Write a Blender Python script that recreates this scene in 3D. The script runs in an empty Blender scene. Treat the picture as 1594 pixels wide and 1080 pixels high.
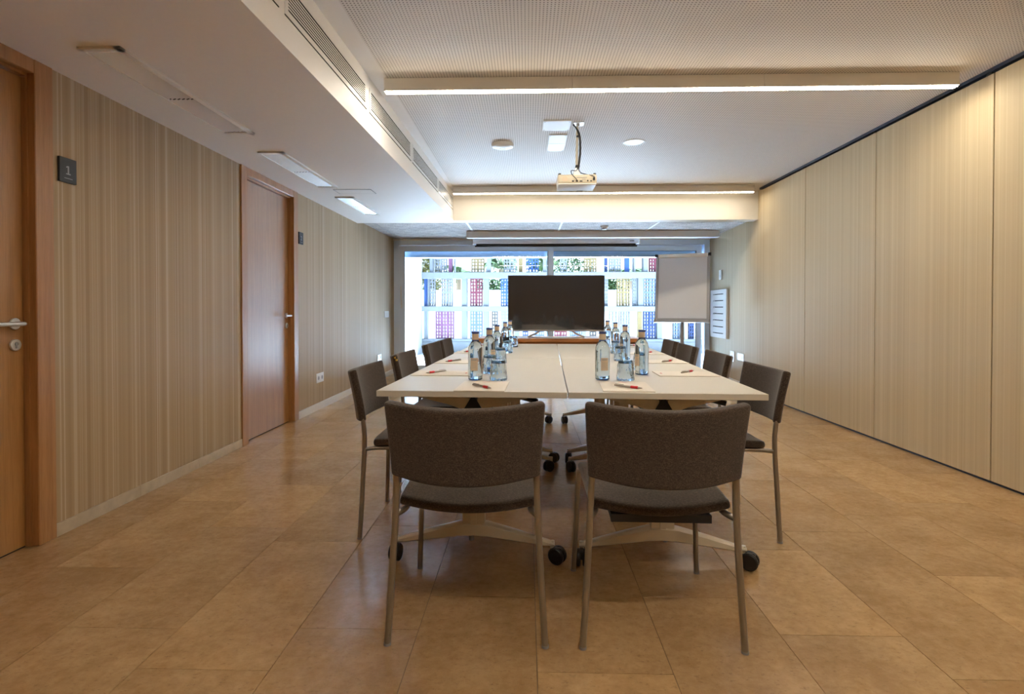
import bpy, bmesh, math, random
from mathutils import Vector, Matrix

PI = math.pi
SC = bpy.context.scene
COL = SC.collection
random.seed(7)

# ------------------------------------------------------------------ camera
cam_d = bpy.data.cameras.new('camera')
cam_d.sensor_width = 36.0
cam_d.lens = 36.0 * 860.0 / 1594.0
cam_d.shift_y = -49.5 / 1594.0
cam_d.clip_start = 0.02
cam = bpy.data.objects.new('camera', cam_d)
COL.objects.link(cam)
cam.location = (0, 0, 1.08)
cam.rotation_euler = (math.radians(90 - 0.7), 0, math.radians(1.53))
SC.camera = cam

# ------------------------------------------------------------------ sky and sun
world = bpy.data.worlds.new('sky'); SC.world = world
world.use_nodes = True
bg = world.node_tree.nodes['Background']
bg.inputs[0].default_value = (0.66, 0.82, 1.0, 1)
bg.inputs[1].default_value = 2.0
sun_d = bpy.data.lights.new('sun', 'SUN'); sun_d.energy = 66.0; sun_d.angle = math.radians(1.0)
sun_d.color = (0.68, 0.84, 1.0)
sun = bpy.data.objects.new('sun', sun_d); COL.objects.link(sun)
sun.rotation_euler = (math.radians(-13), math.radians(9), 0)   # near the zenith, beyond the garden

vs = SC.view_settings
SC.display_settings.display_device = 'sRGB'
vs.view_transform = 'Standard'; vs.look = 'None'; vs.gamma = 1.0; vs.use_curve_mapping = False
vs.exposure = 1.02
LAMP_STRENGTH = 44.0
LAMP_COLOR = (1.0, 0.90, 0.74)
try:
    SC.cycles.max_bounces = 12; SC.cycles.diffuse_bounces = 6; SC.cycles.transmission_bounces = 12
    SC.cycles.transparent_max_bounces = 16; SC.cycles.use_denoising = True
    SC.cycles.caustics_reflective = False; SC.cycles.caustics_refractive = False
    SC.cycles.sample_clamp_indirect = 8.0
except Exception:
    pass

# ------------------------------------------------------------------ materials
M = {}
def node(nt, kind, **kw):
    n = nt.nodes.new(kind)
    for k, v in kw.items(): setattr(n, k, v)
    return n
def setin(n, **kw):
    for k, v in kw.items():
        n.inputs[k.replace('_', ' ')].default_value = v
def math_n(nt, op, a, b=None, c=None):
    n = node(nt, 'ShaderNodeMath', operation=op)
    for i, v in enumerate((a, b, c)):
        if v is None: continue
        if isinstance(v, (int, float)): n.inputs[i].default_value = v
        else: nt.links.new(v, n.inputs[i])
    return n.outputs[0]
def mixc(nt, fac, a, b, mode='MIX'):
    n = node(nt, 'ShaderNodeMix', data_type='RGBA', blend_type=mode)
    for s, v in ((0, fac), (6, a), (7, b)):
        if isinstance(v, (int, float)): n.inputs[s].default_value = v
        elif isinstance(v, tuple): n.inputs[s].default_value = (*v[:3], 1)
        else: nt.links.new(v, n.inputs[s])
    return n.outputs[2]
def ramp(nt, src, stops):
    r = node(nt, 'ShaderNodeValToRGB')
    e = r.color_ramp.elements
    while len(e) < len(stops): e.new(0.5)
    for el, (p, c) in zip(e, stops):
        el.position = p; el.color = (*c, 1) if isinstance(c, tuple) else (c, c, c, 1)
    nt.links.new(src, r.inputs[0])
    return r.outputs[0]
def base(name):
    m = bpy.data.materials.new(name); m.use_nodes = True
    nt = m.node_tree
    return m, nt, nt.nodes['Principled BSDF']
def objco(nt): return node(nt, 'ShaderNodeTexCoord').outputs['Object']
def noise(nt, co, scale, detail=3, rough=.5, dim='3D'):
    n = node(nt, 'ShaderNodeTexNoise', noise_dimensions=dim)
    setin(n, Scale=scale, Detail=detail, Roughness=rough)
    if co is not None: nt.links.new(co, n.inputs['W' if dim == '1D' else 'Vector'])
    return n.outputs[0]
def bump(nt, b, h, strength=.2, dist=.002):
    n = node(nt, 'ShaderNodeBump'); setin(n, Strength=strength, Distance=dist)
    nt.links.new(h, n.inputs['Height']); nt.links.new(n.outputs[0], b.inputs['Normal'])
def simple(name, c, rough=.5, metal=0.0, var=.04, scale=30, spec=.5, bstr=0.0):
    m, nt, b = base(name)
    f = noise(nt, objco(nt), scale)
    lo = tuple(max(0, x * (1 - var)) for x in c); hi = tuple(min(1, x * (1 + var)) for x in c)
    nt.links.new(mixc(nt, f, lo, hi), b.inputs['Base Color'])
    setin(b, Roughness=rough, Metallic=metal)
    b.inputs['Specular IOR Level'].default_value = spec
    if bstr: bump(nt, b, f, bstr)
    M[name] = m
    return m

def stripes(name, dark, mid, light, line, axis=1, rough=.6, contrast=1.0):
    m, nt, b = base(name)
    sep = node(nt, 'ShaderNodeSeparateXYZ'); nt.links.new(objco(nt), sep.inputs[0])
    rnd = node(nt, 'ShaderNodeObjectInfo').outputs['Random']
    w = math_n(nt, 'ADD', sep.outputs[axis], math_n(nt, 'MULTIPLY', rnd, 37.0))
    n1 = noise(nt, w, 4.5, 2, .6, '1D'); n2 = noise(nt, w, 24, 4, .65, '1D'); n3 = noise(nt, math_n(nt, 'ADD', w, 9.3), 85, 2, .6, '1D')
    n4 = noise(nt, math_n(nt, 'ADD', w, 3.1), 11, 2, .6, '1D')
    s = math_n(nt, 'ADD', math_n(nt, 'MULTIPLY', n1, .30), math_n(nt, 'MULTIPLY', n2, .70))
    col = ramp(nt, s, [(.34, dark), (.5, mid), (.66, light)])
    dens = ramp(nt, n4, [(.38, .10), (.62, 1.0)])
    l1 = math_n(nt, 'MULTIPLY', ramp(nt, n3, [(.57, 0.0), (.66, 1.0)]), dens)
    l2 = math_n(nt, 'MULTIPLY', ramp(nt, n2, [(.60, 0.0), (.67, 1.0)]), .45)
    ln = math_n(nt, 'MULTIPLY', math_n(nt, 'MAXIMUM', l1, l2), .75 * contrast)
    col = mixc(nt, ln, col, line)
    nt.links.new(col, b.inputs['Base Color'])
    setin(b, Roughness=rough); b.inputs['Specular IOR Level'].default_value = .35
    bump(nt, b, s, .06, .001)
    M[name] = m
stripes('wallpaper', (.36, .252, .138), (.41, .295, .168), (.46, .345, .21), (.60, .50, .37))
stripes('partition_vinyl', (.49, .388, .24), (.53, .425, .268), (.57, .465, .30), (.66, .565, .40), contrast=.5)

def wood(name, c1, c2, c3, rough=.38, grain=(28, 28, 1.1), coat=0.0):
    m, nt, b = base(name)
    mp = node(nt, 'ShaderNodeMapping'); nt.links.new(objco(nt), mp.inputs[0])
    mp.inputs['Scale'].default_value = grain
    n1 = noise(nt, mp.outputs[0], 1.3, 5, .65); 
    mp2 = node(nt, 'ShaderNodeMapping'); nt.links.new(objco(nt), mp2.inputs[0])
    mp2.inputs['Scale'].default_value = tuple(g * 7 for g in grain)
    n2 = noise(nt, mp2.outputs[0], 1.5, 3, .6)
    s = math_n(nt, 'ADD', math_n(nt, 'MULTIPLY', n1, .6), math_n(nt, 'MULTIPLY', n2, .4))
    nt.links.new(ramp(nt, s, [(.34, c1), (.5, c2), (.66, c3)]), b.inputs['Base Color'])
    setin(b, Roughness=rough)
    b.inputs['Coat Weight'].default_value = coat; b.inputs['Coat Roughness'].default_value = .38
    bump(nt, b, s, .08, .001)
    M[name] = m
wood('oak_door', (.31, .145, .040), (.39, .19, .058), (.46, .24, .082), rough=.42, coat=.7)
wood('oak_frame', (.32, .150, .050), (.40, .195, .070), (.47, .245, .097), rough=.42, coat=.15)
wood('desk_wood', (.42, .17, .05), (.52, .22, .07), (.58, .27, .10), grain=(1.1, 28, 28))

# limestone floor
def stone():
    m, nt, b = base('limestone')
    co = objco(nt)
    rnd = node(nt, 'ShaderNodeObjectInfo').outputs['Random']
    off = node(nt, 'ShaderNodeVectorMath', operation='ADD'); nt.links.new(co, off.inputs[0])
    cmb = node(nt, 'ShaderNodeCombineXYZ')
    nt.links.new(math_n(nt, 'MULTIPLY', rnd, 40.0), cmb.inputs[0]); nt.links.new(math_n(nt, 'MULTIPLY', rnd, 71.0), cmb.inputs[1])
    nt.links.new(cmb.outputs[0], off.inputs[1]); v = off.outputs[0]
    n1 = noise(nt, v, 3.2, 5, .6); n2 = noise(nt, v, 26, 5, .7); n3 = noise(nt, v, 95, 3, .6)
    s = math_n(nt, 'ADD', math_n(nt, 'MULTIPLY', n1, .55), math_n(nt, 'MULTIPLY', n2, .45))
    col = ramp(nt, s, [(.39, (.39, .236, .106)), (.5, (.46, .292, .14)), (.61, (.53, .35, .18))])
    tint = ramp(nt, rnd, [(0.0, (.86, .83, .78)), (.5, (.96, .96, .96)), (1.0, (1.08, 1.06, 1.0))])
    col = mixc(nt, 1.0, col, tint, 'MULTIPLY')
    mpf = node(nt, 'ShaderNodeMapping'); nt.links.new(v, mpf.inputs[0]); mpf.inputs['Scale'].default_value = (1, 1.7, 1)
    n4 = noise(nt, mpf.outputs[0], 42, 6, .75)
    flecks = ramp(nt, n4, [(.56, 0.0), (.66, 1.0)])
    col = mixc(nt, math_n(nt, 'MULTIPLY', flecks, .5), col, (.20, .12, .06))
    light = ramp(nt, n3, [(.66, 0.0), (.74, 1.0)])
    col = mixc(nt, math_n(nt, 'MULTIPLY', light, .12), col, (.62, .50, .34))
    nt.links.new(col, b.inputs['Base Color'])
    setin(b, Roughness=.21)
    b.inputs['Specular IOR Level'].default_value = .55
    bump(nt, b, n2, .06, .002)
    M['limestone'] = m
stone()
simple('grout', (.17, .115, .065), .8)
simple('skirting_stone', (.52, .43, .31), .45, var=.25, scale=14)
simple('white_skirting', (.74, .70, .64), .45)
simple('white_paint', (.84, .82, .80), .55, var=.015)
simple('beam_paint', (.80, .76, .68), .55, var=.015)
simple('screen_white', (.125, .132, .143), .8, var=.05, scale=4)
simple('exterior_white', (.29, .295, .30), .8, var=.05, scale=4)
simple('facade_grey', (.34, .44, .56), .7)
simple('patio_stone', (.66, .68, .72), .7, var=.1, scale=5)
simple('aluminium', (.76, .86, .97), .4, .05, var=.02)
simple('white_plastic', (.80, .79, .77), .35, var=.01)
simple('pelmet_white', (.86, .90, .96), .4, var=.01)
simple('lamp_white', (.80, .76, .69), .4, var=.01)
simple('cream_plastic', (.70, .62, .47), .4, var=.02)
simple('grey_plastic', (.30, .30, .31), .45)
simple('black_plastic', (.012, .012, .013), .38)
simple('black_rubber', (.02, .02, .022), .6)
simple('slot_black', (.02, .018, .016), .9)
simple('dark_track', (.035, .045, .075), .4, .3)
simple('chair_steel', (.33, .295, .25), .38, .7, var=.03)
simple('chrome', (.66, .66, .66), .36, .6, var=.02)
simple('table_cream', (.64, .595, .51), .35, var=.015)
simple('table_leg_cream', (.70, .63, .51), .38, var=.015)
simple('paper', (.80, .74, .66), .7, var=.015)
simple('paper_label', (.70, .56, .41), .7, var=.06, scale=200)
simple('ink', (.06, .05, .05), .6)
simple('red_mark', (.60, .12, .10), .6)
simple('pen_red', (.58, .015, .025), .3)
simple('pen_silver', (.42, .38, .33), .3, .7)
simple('bottle_blue', (.05, .085, .26), .35)
simple('flip_frame', (.36, .36, .38), .4, .4)
simple('flip_paper', (.68, .70, .75), .7, var=.01)
simple('sign_black', (.018, .019, .021), .45)
simple('sign_grey', (.40, .40, .42), .5)
simple('tv_bezel', (.05, .05, .055), .3, .5)
simple('tv_trim', (.45, .40, .37), .3, .8)
simple('foam_yellow', (.65, .42, .08), .8)
simple('seat_pan', (.018, .016, .015), .6)

def tvscreen():
    m, nt, b = base('tv_screen')
    n = noise(nt, objco(nt), 2.0)
    nt.links.new(mixc(nt, n, (.030, .0285, .033), (.031, .0295, .034)), b.inputs['Base Color'])
    setin(b, Roughness=.10); b.inputs['Specular IOR Level'].default_value = 1.0; b.inputs['Coat Weight'].default_value = 1.0; b.inputs['Coat Roughness'].default_value = .02
    M['tv_screen'] = m
tvscreen()

def perforated():
    m, nt, b = base('perforated_board')
    co = objco(nt)
    pitch = .0184
    sc = node(nt, 'ShaderNodeVectorMath', operation='SCALE'); nt.links.new(co, sc.inputs[0]); sc.inputs['Scale'].default_value = 1 / pitch
    fr = node(nt, 'ShaderNodeVectorMath', operation='FRACTION'); nt.links.new(sc.outputs[0], fr.inputs[0])
    sep = node(nt, 'ShaderNodeSeparateXYZ'); nt.links.new(fr.outputs[0], sep.inputs[0])
    dx = math_n(nt, 'SUBTRACT', sep.outputs[0], .5); dy = math_n(nt, 'SUBTRACT', sep.outputs[1], .5)
    d = math_n(nt, 'SQRT', math_n(nt, 'ADD', math_n(nt, 'MULTIPLY', dx, dx), math_n(nt, 'MULTIPLY', dy, dy)))
    hole = ramp(nt, d, [(.20, 1.0), (.25, 0.0)])
    nt.links.new(mixc(nt, hole, (.74, .71, .68), (.17, .15, .14)), b.inputs['Base Color'])
    setin(b, Roughness=.65)
    M['perforated_board'] = m
perforated()

def acoustic():
    m, nt, b = base('wood_wool_board')
    n = noise(nt, objco(nt), 60, 4, .8); n2 = noise(nt, objco(nt), 7, 2)
    s = math_n(nt, 'ADD', math_n(nt, 'MULTIPLY', n, .8), math_n(nt, 'MULTIPLY', n2, .2))
    nt.links.new(ramp(nt, s, [(.40, (.22, .20, .20)), (.5, (.48, .45, .44)), (.60, (.70, .67, .65))]), b.inputs['Base Color'])
    setin(b, Roughness=.9); bump(nt, b, n, .6, .006)
    M['wood_wool_board'] = m
acoustic()

def fabric():
    m, nt, b = base('chair_fabric')
    co = objco(nt)
    n1 = noise(nt, co, 620, 2, .7); n2 = noise(nt, co, 18, 4, .6)
    mpa = node(nt, 'ShaderNodeMapping'); nt.links.new(co, mpa.inputs[0]); mpa.inputs['Scale'].default_value = (130, 130, 900)
    mpb = node(nt, 'ShaderNodeMapping'); nt.links.new(co, mpb.inputs[0]); mpb.inputs['Scale'].default_value = (900, 900, 130)
    na = noise(nt, mpa.outputs[0], 1.0, 2); nb = noise(nt, mpb.outputs[0], 1.0, 2)
    s = math_n(nt, 'ADD', math_n(nt, 'MULTIPLY', math_n(nt, 'ADD', na, nb), .35), math_n(nt, 'MULTIPLY', n1, .3))
    col = ramp(nt, s, [(.41, (.016, .0105, .008)), (.50, (.048, .034, .026)), (.60, (.16, .122, .095))])
    col = mixc(nt, .35, col, mixc(nt, n2, (.045, .031, .024), (.078, .057, .044)))
    nt.links.new(col, b.inputs['Base Color'])
    setin(b, Roughness=.92); b.inputs['Specular IOR Level'].default_value = .2
    b.inputs['Sheen Weight'].default_value = .25; b.inputs['Sheen Roughness'].default_value = .5
    bump(nt, b, s, .5, .0015)
    M['chair_fabric'] = m
fabric()

def glass(name, c, ior, rough=0.0):
    m, nt, b = base(name)
    n = noise(nt, objco(nt), 6)
    nt.links.new(mixc(nt, n, c, tuple(min(1, x * 1.02) for x in c)), b.inputs['Base Color'])
    setin(b, Roughness=rough, IOR=ior); b.inputs['Transmission Weight'].default_value = 1.0
    M[name] = m
glass('water_bottle_glass', (.73, .875, .99), 1.36)
glass('bottle_base_glass', (.12, .38, .98), 1.36)
glass('tumbler_glass', (.84, .92, .97), 1.45)
glass('tumbler_base_glass', (.12, .20, .28), 1.45)
def pane():
    m = bpy.data.materials.new('window_glass'); m.use_nodes = True
    nt = m.node_tree; nt.nodes.remove(nt.nodes['Principled BSDF'])
    out = nt.nodes['Material Output']
    tr = node(nt, 'ShaderNodeBsdfTransparent'); tr.inputs[0].default_value = (.93, .97, .985, 1)
    gl = node(nt, 'ShaderNodeBsdfGlossy'); gl.inputs['Roughness'].default_value = .0
    fr = node(nt, 'ShaderNodeFresnel'); fr.inputs[0].default_value = 1.45
    mx = node(nt, 'ShaderNodeMixShader')
    nt.links.new(fr.outputs[0], mx.inputs[0]); nt.links.new(tr.outputs[0], mx.inputs[1]); nt.links.new(gl.outputs[0], mx.inputs[2])
    nt.links.new(mx.outputs[0], out.inputs[0])
    M['window_glass'] = m
pane()
def emitter(name, c, s):
    m = bpy.data.materials.new(name); m.use_nodes = True
    nt = m.node_tree; nt.nodes.remove(nt.nodes['Principled BSDF'])
    e = node(nt, 'ShaderNodeEmission'); e.inputs[0].default_value = (*c, 1); e.inputs[1].default_value = s
    nt.links.new(e.outputs[0], nt.nodes['Material Output'].inputs[0])
    M[name] = m
emitter('lamp_diffuser', LAMP_COLOR, LAMP_STRENGTH)
emitter('lamp_diffuser_dim', LAMP_COLOR, LAMP_STRENGTH*.54)
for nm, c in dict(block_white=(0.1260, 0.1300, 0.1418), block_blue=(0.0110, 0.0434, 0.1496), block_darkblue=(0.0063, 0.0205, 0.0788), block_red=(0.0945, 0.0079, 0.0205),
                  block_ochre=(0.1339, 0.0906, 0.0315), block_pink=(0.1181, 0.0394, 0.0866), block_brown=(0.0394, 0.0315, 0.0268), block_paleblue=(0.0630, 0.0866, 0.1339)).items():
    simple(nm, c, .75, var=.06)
def leafmat(name, a, b_):
    m, nt, b = base(name)
    rnd = noise(nt, objco(nt), 9, 3)
    nt.links.new(mixc(nt, rnd, a, b_), b.inputs['Base Color']); setin(b, Roughness=.5)
    M[name] = m
leafmat('leaf_green', (.010, .035, .006), (.05, .10, .02))
leafmat('leaf_yellow', (.06, .07, .012), (.13, .11, .02))
simple('trunk', (.20, .14, .09), .9, var=.3, scale=12)

# ------------------------------------------------------------------ geometry helpers
def box(bm, x0, x1, y0, y1, z0, z1, bev=0.0, seg=1):
    vs_ = [bm.verts.new(p) for p in ((x0,y0,z0),(x1,y0,z0),(x1,y1,z0),(x0,y1,z0),(x0,y0,z1),(x1,y0,z1),(x1,y1,z1),(x0,y1,z1))]
    fs = [bm.faces.new([vs_[i] for i in f]) for f in ((0,3,2,1),(4,5,6,7),(0,1,5,4),(1,2,6,5),(2,3,7,6),(3,0,4,7))]
    if bev:
        es = {e for f in fs for e in f.edges}
        bmesh.ops.bevel(bm, geom=list(es), offset=bev, segments=seg, affect='EDGES', profile=.5)
    return bm
def B(*a, **k): return box(bmesh.new(), *a, **k)
def prism(bm, pts, z0, z1):           # polygon in xy (ccw) extruded in z
    lo = [bm.verts.new((x, y, z0)) for x, y in pts]; hi = [bm.verts.new((x, y, z1)) for x, y in pts]
    n = len(pts)
    bm.faces.new(list(reversed(lo))); bm.faces.new(hi)
    for i in range(n):
        bm.faces.new([lo[i], lo[(i+1) % n], hi[(i+1) % n], hi[i]])
    return bm
def lathe(bm, prof, seg=24, loc=(0,0,0), a0=0.0, a1=2*PI, jitter=None):
    full = abs(a1 - a0 - 2*PI) < 1e-6
    n = seg if full else seg + 1
    rings = []
    for ri, (r, z) in enumerate(prof):
        if r < 1e-7:
            rings.append([bm.verts.new((loc[0], loc[1], loc[2]+z))])
        else:
            ring = []
            for i in range(n):
                a = a0 + (a1-a0)*i/seg
                rr = r + (jitter(ri, i) if jitter else 0)
                ring.append(bm.verts.new((loc[0]+rr*math.cos(a), loc[1]+rr*math.sin(a), loc[2]+z)))
            rings.append(ring)
    for A, C_ in zip(rings, rings[1:]):
        for i in range(seg):
            j = (i+1) % n
            if len(A) == 1 and len(C_) == 1: continue
            if len(A) == 1: bm.faces.new([A[0], C_[j], C_[i]])
            elif len(C_) == 1: bm.faces.new([A[i], A[j], C_[0]])
            else: bm.faces.new([A[i], A[j], C_[j], C_[i]])
    return bm
def smooth_path(pts, n=6):
    P = [Vector(p) for p in pts]; out = []
    for i in range(len(P)-1):
        p0 = P[max(0,i-1)]; p1 = P[i]; p2 = P[i+1]; p3 = P[min(len(P)-1,i+2)]
        for k in range(n):
            t = k/n
            out.append(.5*((2*p1)+(p2-p0)*t+(2*p0-5*p1+4*p2-p3)*t*t+(3*p1-p0-3*p2+p3)*t**3))
    out.append(P[-1]); return out
def tube(bm, pts, r, seg=10, cap=True):
    P = [Vector(p) for p in pts]; rings = []
    up = None
    for i, p in enumerate(P):
        d = (P[min(i+1,len(P)-1)] - P[max(i-1,0)]).normalized()
        if up is None:
            up = d.orthogonal().normalized()
        else:
            up = (up - d*up.dot(d)).normalized()
        s = d.cross(up)
        rr = r[i] if isinstance(r, (list, tuple)) else r
        rings.append([bm.verts.new(p + (up*math.cos(2*PI*k/seg) + s*math.sin(2*PI*k/seg))*rr) for k in range(seg)])
    for A, C_ in zip(rings, rings[1:]):
        for k in range(seg): bm.faces.new([A[k], A[(k+1)%seg], C_[(k+1)%seg], C_[k]])
    if cap:
        bm.faces.new(list(reversed(rings[0]))); bm.faces.new(rings[-1])
    return bm
def cyl(bm, c, r, h, axis='z', seg=20, bev=0.0):
    prof = [(0,-h/2),(r-bev,-h/2),(r,-h/2+bev),(r,h/2-bev),(r-bev,h/2),(0,h/2)] if bev else [(0,-h/2),(r,-h/2),(r,h/2),(0,h/2)]
    b2 = lathe(bmesh.new(), prof, seg)
    if axis == 'x': bmesh.ops.rotate(b2, verts=b2.verts, matrix=Matrix.Rotation(PI/2, 3, 'Y'))
    if axis == 'y': bmesh.ops.rotate(b2, verts=b2.verts, matrix=Matrix.Rotation(PI/2, 3, 'X'))
    bmesh.ops.translate(b2, verts=b2.verts, vec=Vector(c))
    me = bpy.data.meshes.new('t'); b2.to_mesh(me); b2.free(); bm.from_mesh(me); bpy.data.meshes.remove(me)
    return bm
def mesh(bm, name, mat, smooth=False):
    bmesh.ops.recalc_face_normals(bm, faces=bm.faces)
    me = bpy.data.meshes.new(name); bm.to_mesh(me); bm.free()
    me.materials.append(M[mat])
    if smooth:
        for p in me.polygons: p.use_smooth = True
        try: me.set_sharp_from_angle(angle=math.radians(35))
        except Exception: pass
    return me
def link(name, data, parent=None, loc=None, rotz=0.0):
    o = bpy.data.objects.new(name, data); COL.objects.link(o)
    if parent is not None: o.parent = parent
    if loc is not None: o.location = loc
    if rotz: o.rotation_euler.z = rotz
    return o
def part(name, bm, mat, parent, smooth=False, loc=None):
    return link(name, mesh(bm, name, mat, smooth), parent, loc)
def struct(name, bm, mat, smooth=False):
    o = link(name, mesh(bm, name, mat, smooth)) if bm is not None else link(name, None)
    o['kind'] = 'structure'; return o
def tag(o, label, cat, group=None):
    o['label'] = label; o['category'] = cat
    if group: o['group'] = group
    return o
def thing(name, label, cat, loc=(0,0,0), rotz=0.0, group=None):
    return tag(link(name, None, None, loc, rotz), label, cat, group)
def dup(root, label, loc, rotz=0.0):
    def cp(o, par):
        c = o.copy(); COL.objects.link(c); c.parent = par
        for ch in list(o.children): cp(ch, c)
        return c
    r = cp(root, None); r.location = loc; r.rotation_euler = (0, 0, rotz); r['label'] = label
    return r

WL, WR, YB, YF = -2.225, 2.86, -3.5, 9.2      # wall planes
ZS, ZC, ZT = 2.20, 2.56, 2.235                # soffit, ceiling, tiled ceiling

# ------------------------------------------------------------------ floor of limestone slabs
fl = struct('floor', B(WL-.12, 3.1, YB-.1, YF+.06, -.06, -.003), 'grout')
joints = [-2.40, -1.967, -1.567, -1.172, -.768, -.363, .031, .434, .838, 1.240, 1.650, 2.052, 2.455, 2.86+.19]
known = {1:[2.245], 2:[1.82, 2.683, 3.33], 3:[1.615, 2.52], 4:[1.836, 2.72], 5:[2.055], 6:[1.63], 7:[2.07], 8:[1.84, 2.49], 9:[1.63, 2.70], 10:[2.267, 2.922], 11:[3.12], 12:[2.6]}
rr = random.Random(11)
for i in range(len(joints)-1):
    x0, x1 = max(joints[i], WL-.05)+.0011, joints[i+1]-.0011
    ys = list(known.get(i, [2.0]))
    while ys[0] > YB: ys.insert(0, ys[0]-rr.choice((.65, .8, .86, 1.07)))
    while ys[-1] < YF: ys.append(ys[-1]+rr.choice((.65, .8, .86, 1.07)))
    for a, b in zip(ys, ys[1:]):
        a, b = max(a, YB), min(b, YF+.04)
        if b-a < .05: continue
        cx, cy = (x0+x1)/2, (a+b)/2
        part('floor_tile', B(x0-cx, x1-cx, a+.0011-cy, b-.0011-cy, -.02, 0), 'limestone', fl, loc=(cx, cy, rr.uniform(-.0004, 0)))

# ------------------------------------------------------------------ walls
bm = bmesh.new()
for a, b in ((YB, 1.50), (2.50, 4.27), (5.27, YF+.1)):
    box(bm, WL-.12, WL, a, b, -.02, 2.6)
wl = struct('wall_left', bm, 'wallpaper')
bm = bmesh.new()
for a, b in ((YB, 1.475), (2.535, 4.242)):
    n = int((b-a)/.8)+1
    for k in range(n):
        box(bm, WL, WL+.008, a+(b-a)*k/n+.0015, a+(b-a)*(k+1)/n-.0015, 0, .062, .001)
bl = struct('baseboard_left', bm, 'skirting_stone')
bm = bmesh.new(); box(bm, WL, WL+.012, 5.30, YF-.02, 0, .075, .001)
part('skirting_board', bm, 'white_skirting', bl)
struct('wall_back', B(WL-.12, 3.1, YB-.1, YB, -.02, 2.6), 'wallpaper')

wr = struct('wall_right', B(2.96, 3.06, YB, 6.88, -.02, 2.6), 'grout')
edges = [6.88, 5.768, 4.62, 3.475, 2.33, 1.18, .03, -1.12, -2.27, YB]
for a, b in zip(edges[1:], edges):
    cy = (a+b)/2
    part('partition_panel', B(WR, WR+.085, a+.0035-cy, b-.0035-cy, .016, 2.522, .002), 'partition_vinyl', wr, loc=(0, cy, 0))
    part('edge_strip', B(WR+.012, WR+.08, a-.0035, a+.0035, .016, 2.522), 'grey_plastic', wr)
    part('hanger_bolt', B(WR+.01, WR+.05, a+.03, a+.075, 2.522, 2.545), 'slot_black', wr)
part('top_track', B(WR-.004, WR+.1, YB, 6.88, 2.538, 2.562), 'dark_track', wr)
part('bottom_seal', B(WR+.014, WR+.08, YB, 6.88, 0, .016), 'dark_track', wr)
bm = prism(bmesh.new(), [(2.905, 6.88), (3.06, 6.88), (3.14, YF+.1), (3.02, YF+.1)], -.02, 2.6)
part('wall_section', bm, 'partition_vinyl', wr)
bm = prism(bmesh.new(), [(2.893, 6.9), (2.905, 6.9), (3.015, YF-.03), (3.003, YF-.03)], 0, .07)
struct('baseboard_right', bm, 'white_skirting')

# ------------------------------------------------------------------ ceiling, soffit, beam
def xs(y): return -1.04 + (y-2.0)*.02
ce = struct('ceiling', B(WL-.12, 3.1, YB, 7.2, 2.60, 2.75), 'white_paint')
part('perforated_board', B(-.905, WR+.06, YB, 7.06, ZC, 2.60), 'perforated_board', ce)
part('plain_border', prism(bmesh.new(), [(xs(YB)-.02, YB), (-.905, YB), (-.905, 7.06), (xs(7.06)-.02, 7.06)], ZC, 2.60), 'white_paint', ce)
so = struct('ceiling_soffit', prism(bmesh.new(), [(WL-.12, YB), (xs(YB), YB), (xs(7.05), 7.05), (WL-.12, 7.05)], ZS, 2.60), 'white_paint')
struct('ceiling_beam', B(xs(7.05)-.0, 3.06, 7.05, 7.22, ZS, 2.60), 'beam_paint')
part('soffit_lip', B(WL, xs(7.05), 7.05, 7.22, ZS, 2.60), 'white_paint', so)
ct = struct('ceiling_far', B(WL-.12, 3.14, 7.2, YF+.1, 2.262, 2.75), 'white_paint')
tx = [WL, -2.075, -.809, .472, 1.765, 3.02]; ty = [7.22, 7.36, 7.94, 8.52, 9.10, YF+.02]
for i in range(5):
    for j in range(5):
        x0, x1, y0, y1 = tx[i], tx[i+1], ty[j], ty[j+1]
        cx, cy = (x0+x1)/2, (y0+y1)/2
        part('ceiling_tile', B(x0+.008-cx, x1-.008-cx, y0+.004-cy, y1-.004-cy, 0, .02, .002), 'wood_wool_board', ct, loc=(cx, cy, ZT))
for k, x in enumerate(tx[1:5]):
    part('ceiling_bar', B(x-.014, x+.014, 7.22, YF+.02, ZT-.005, ZT+.012), 'flip_frame' if k == 0 else 'white_plastic', ct)
for y in ty[1:5]:
    part('ceiling_bar', B(WL, 3.02, y-.005, y+.005, ZT+.004, ZT+.016), 'grey_plastic', ct)
struct('trim_1', B(-.905, 2.86, 8.28, 8.42, 2.14, ZT, .002), 'pelmet_white')

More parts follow.
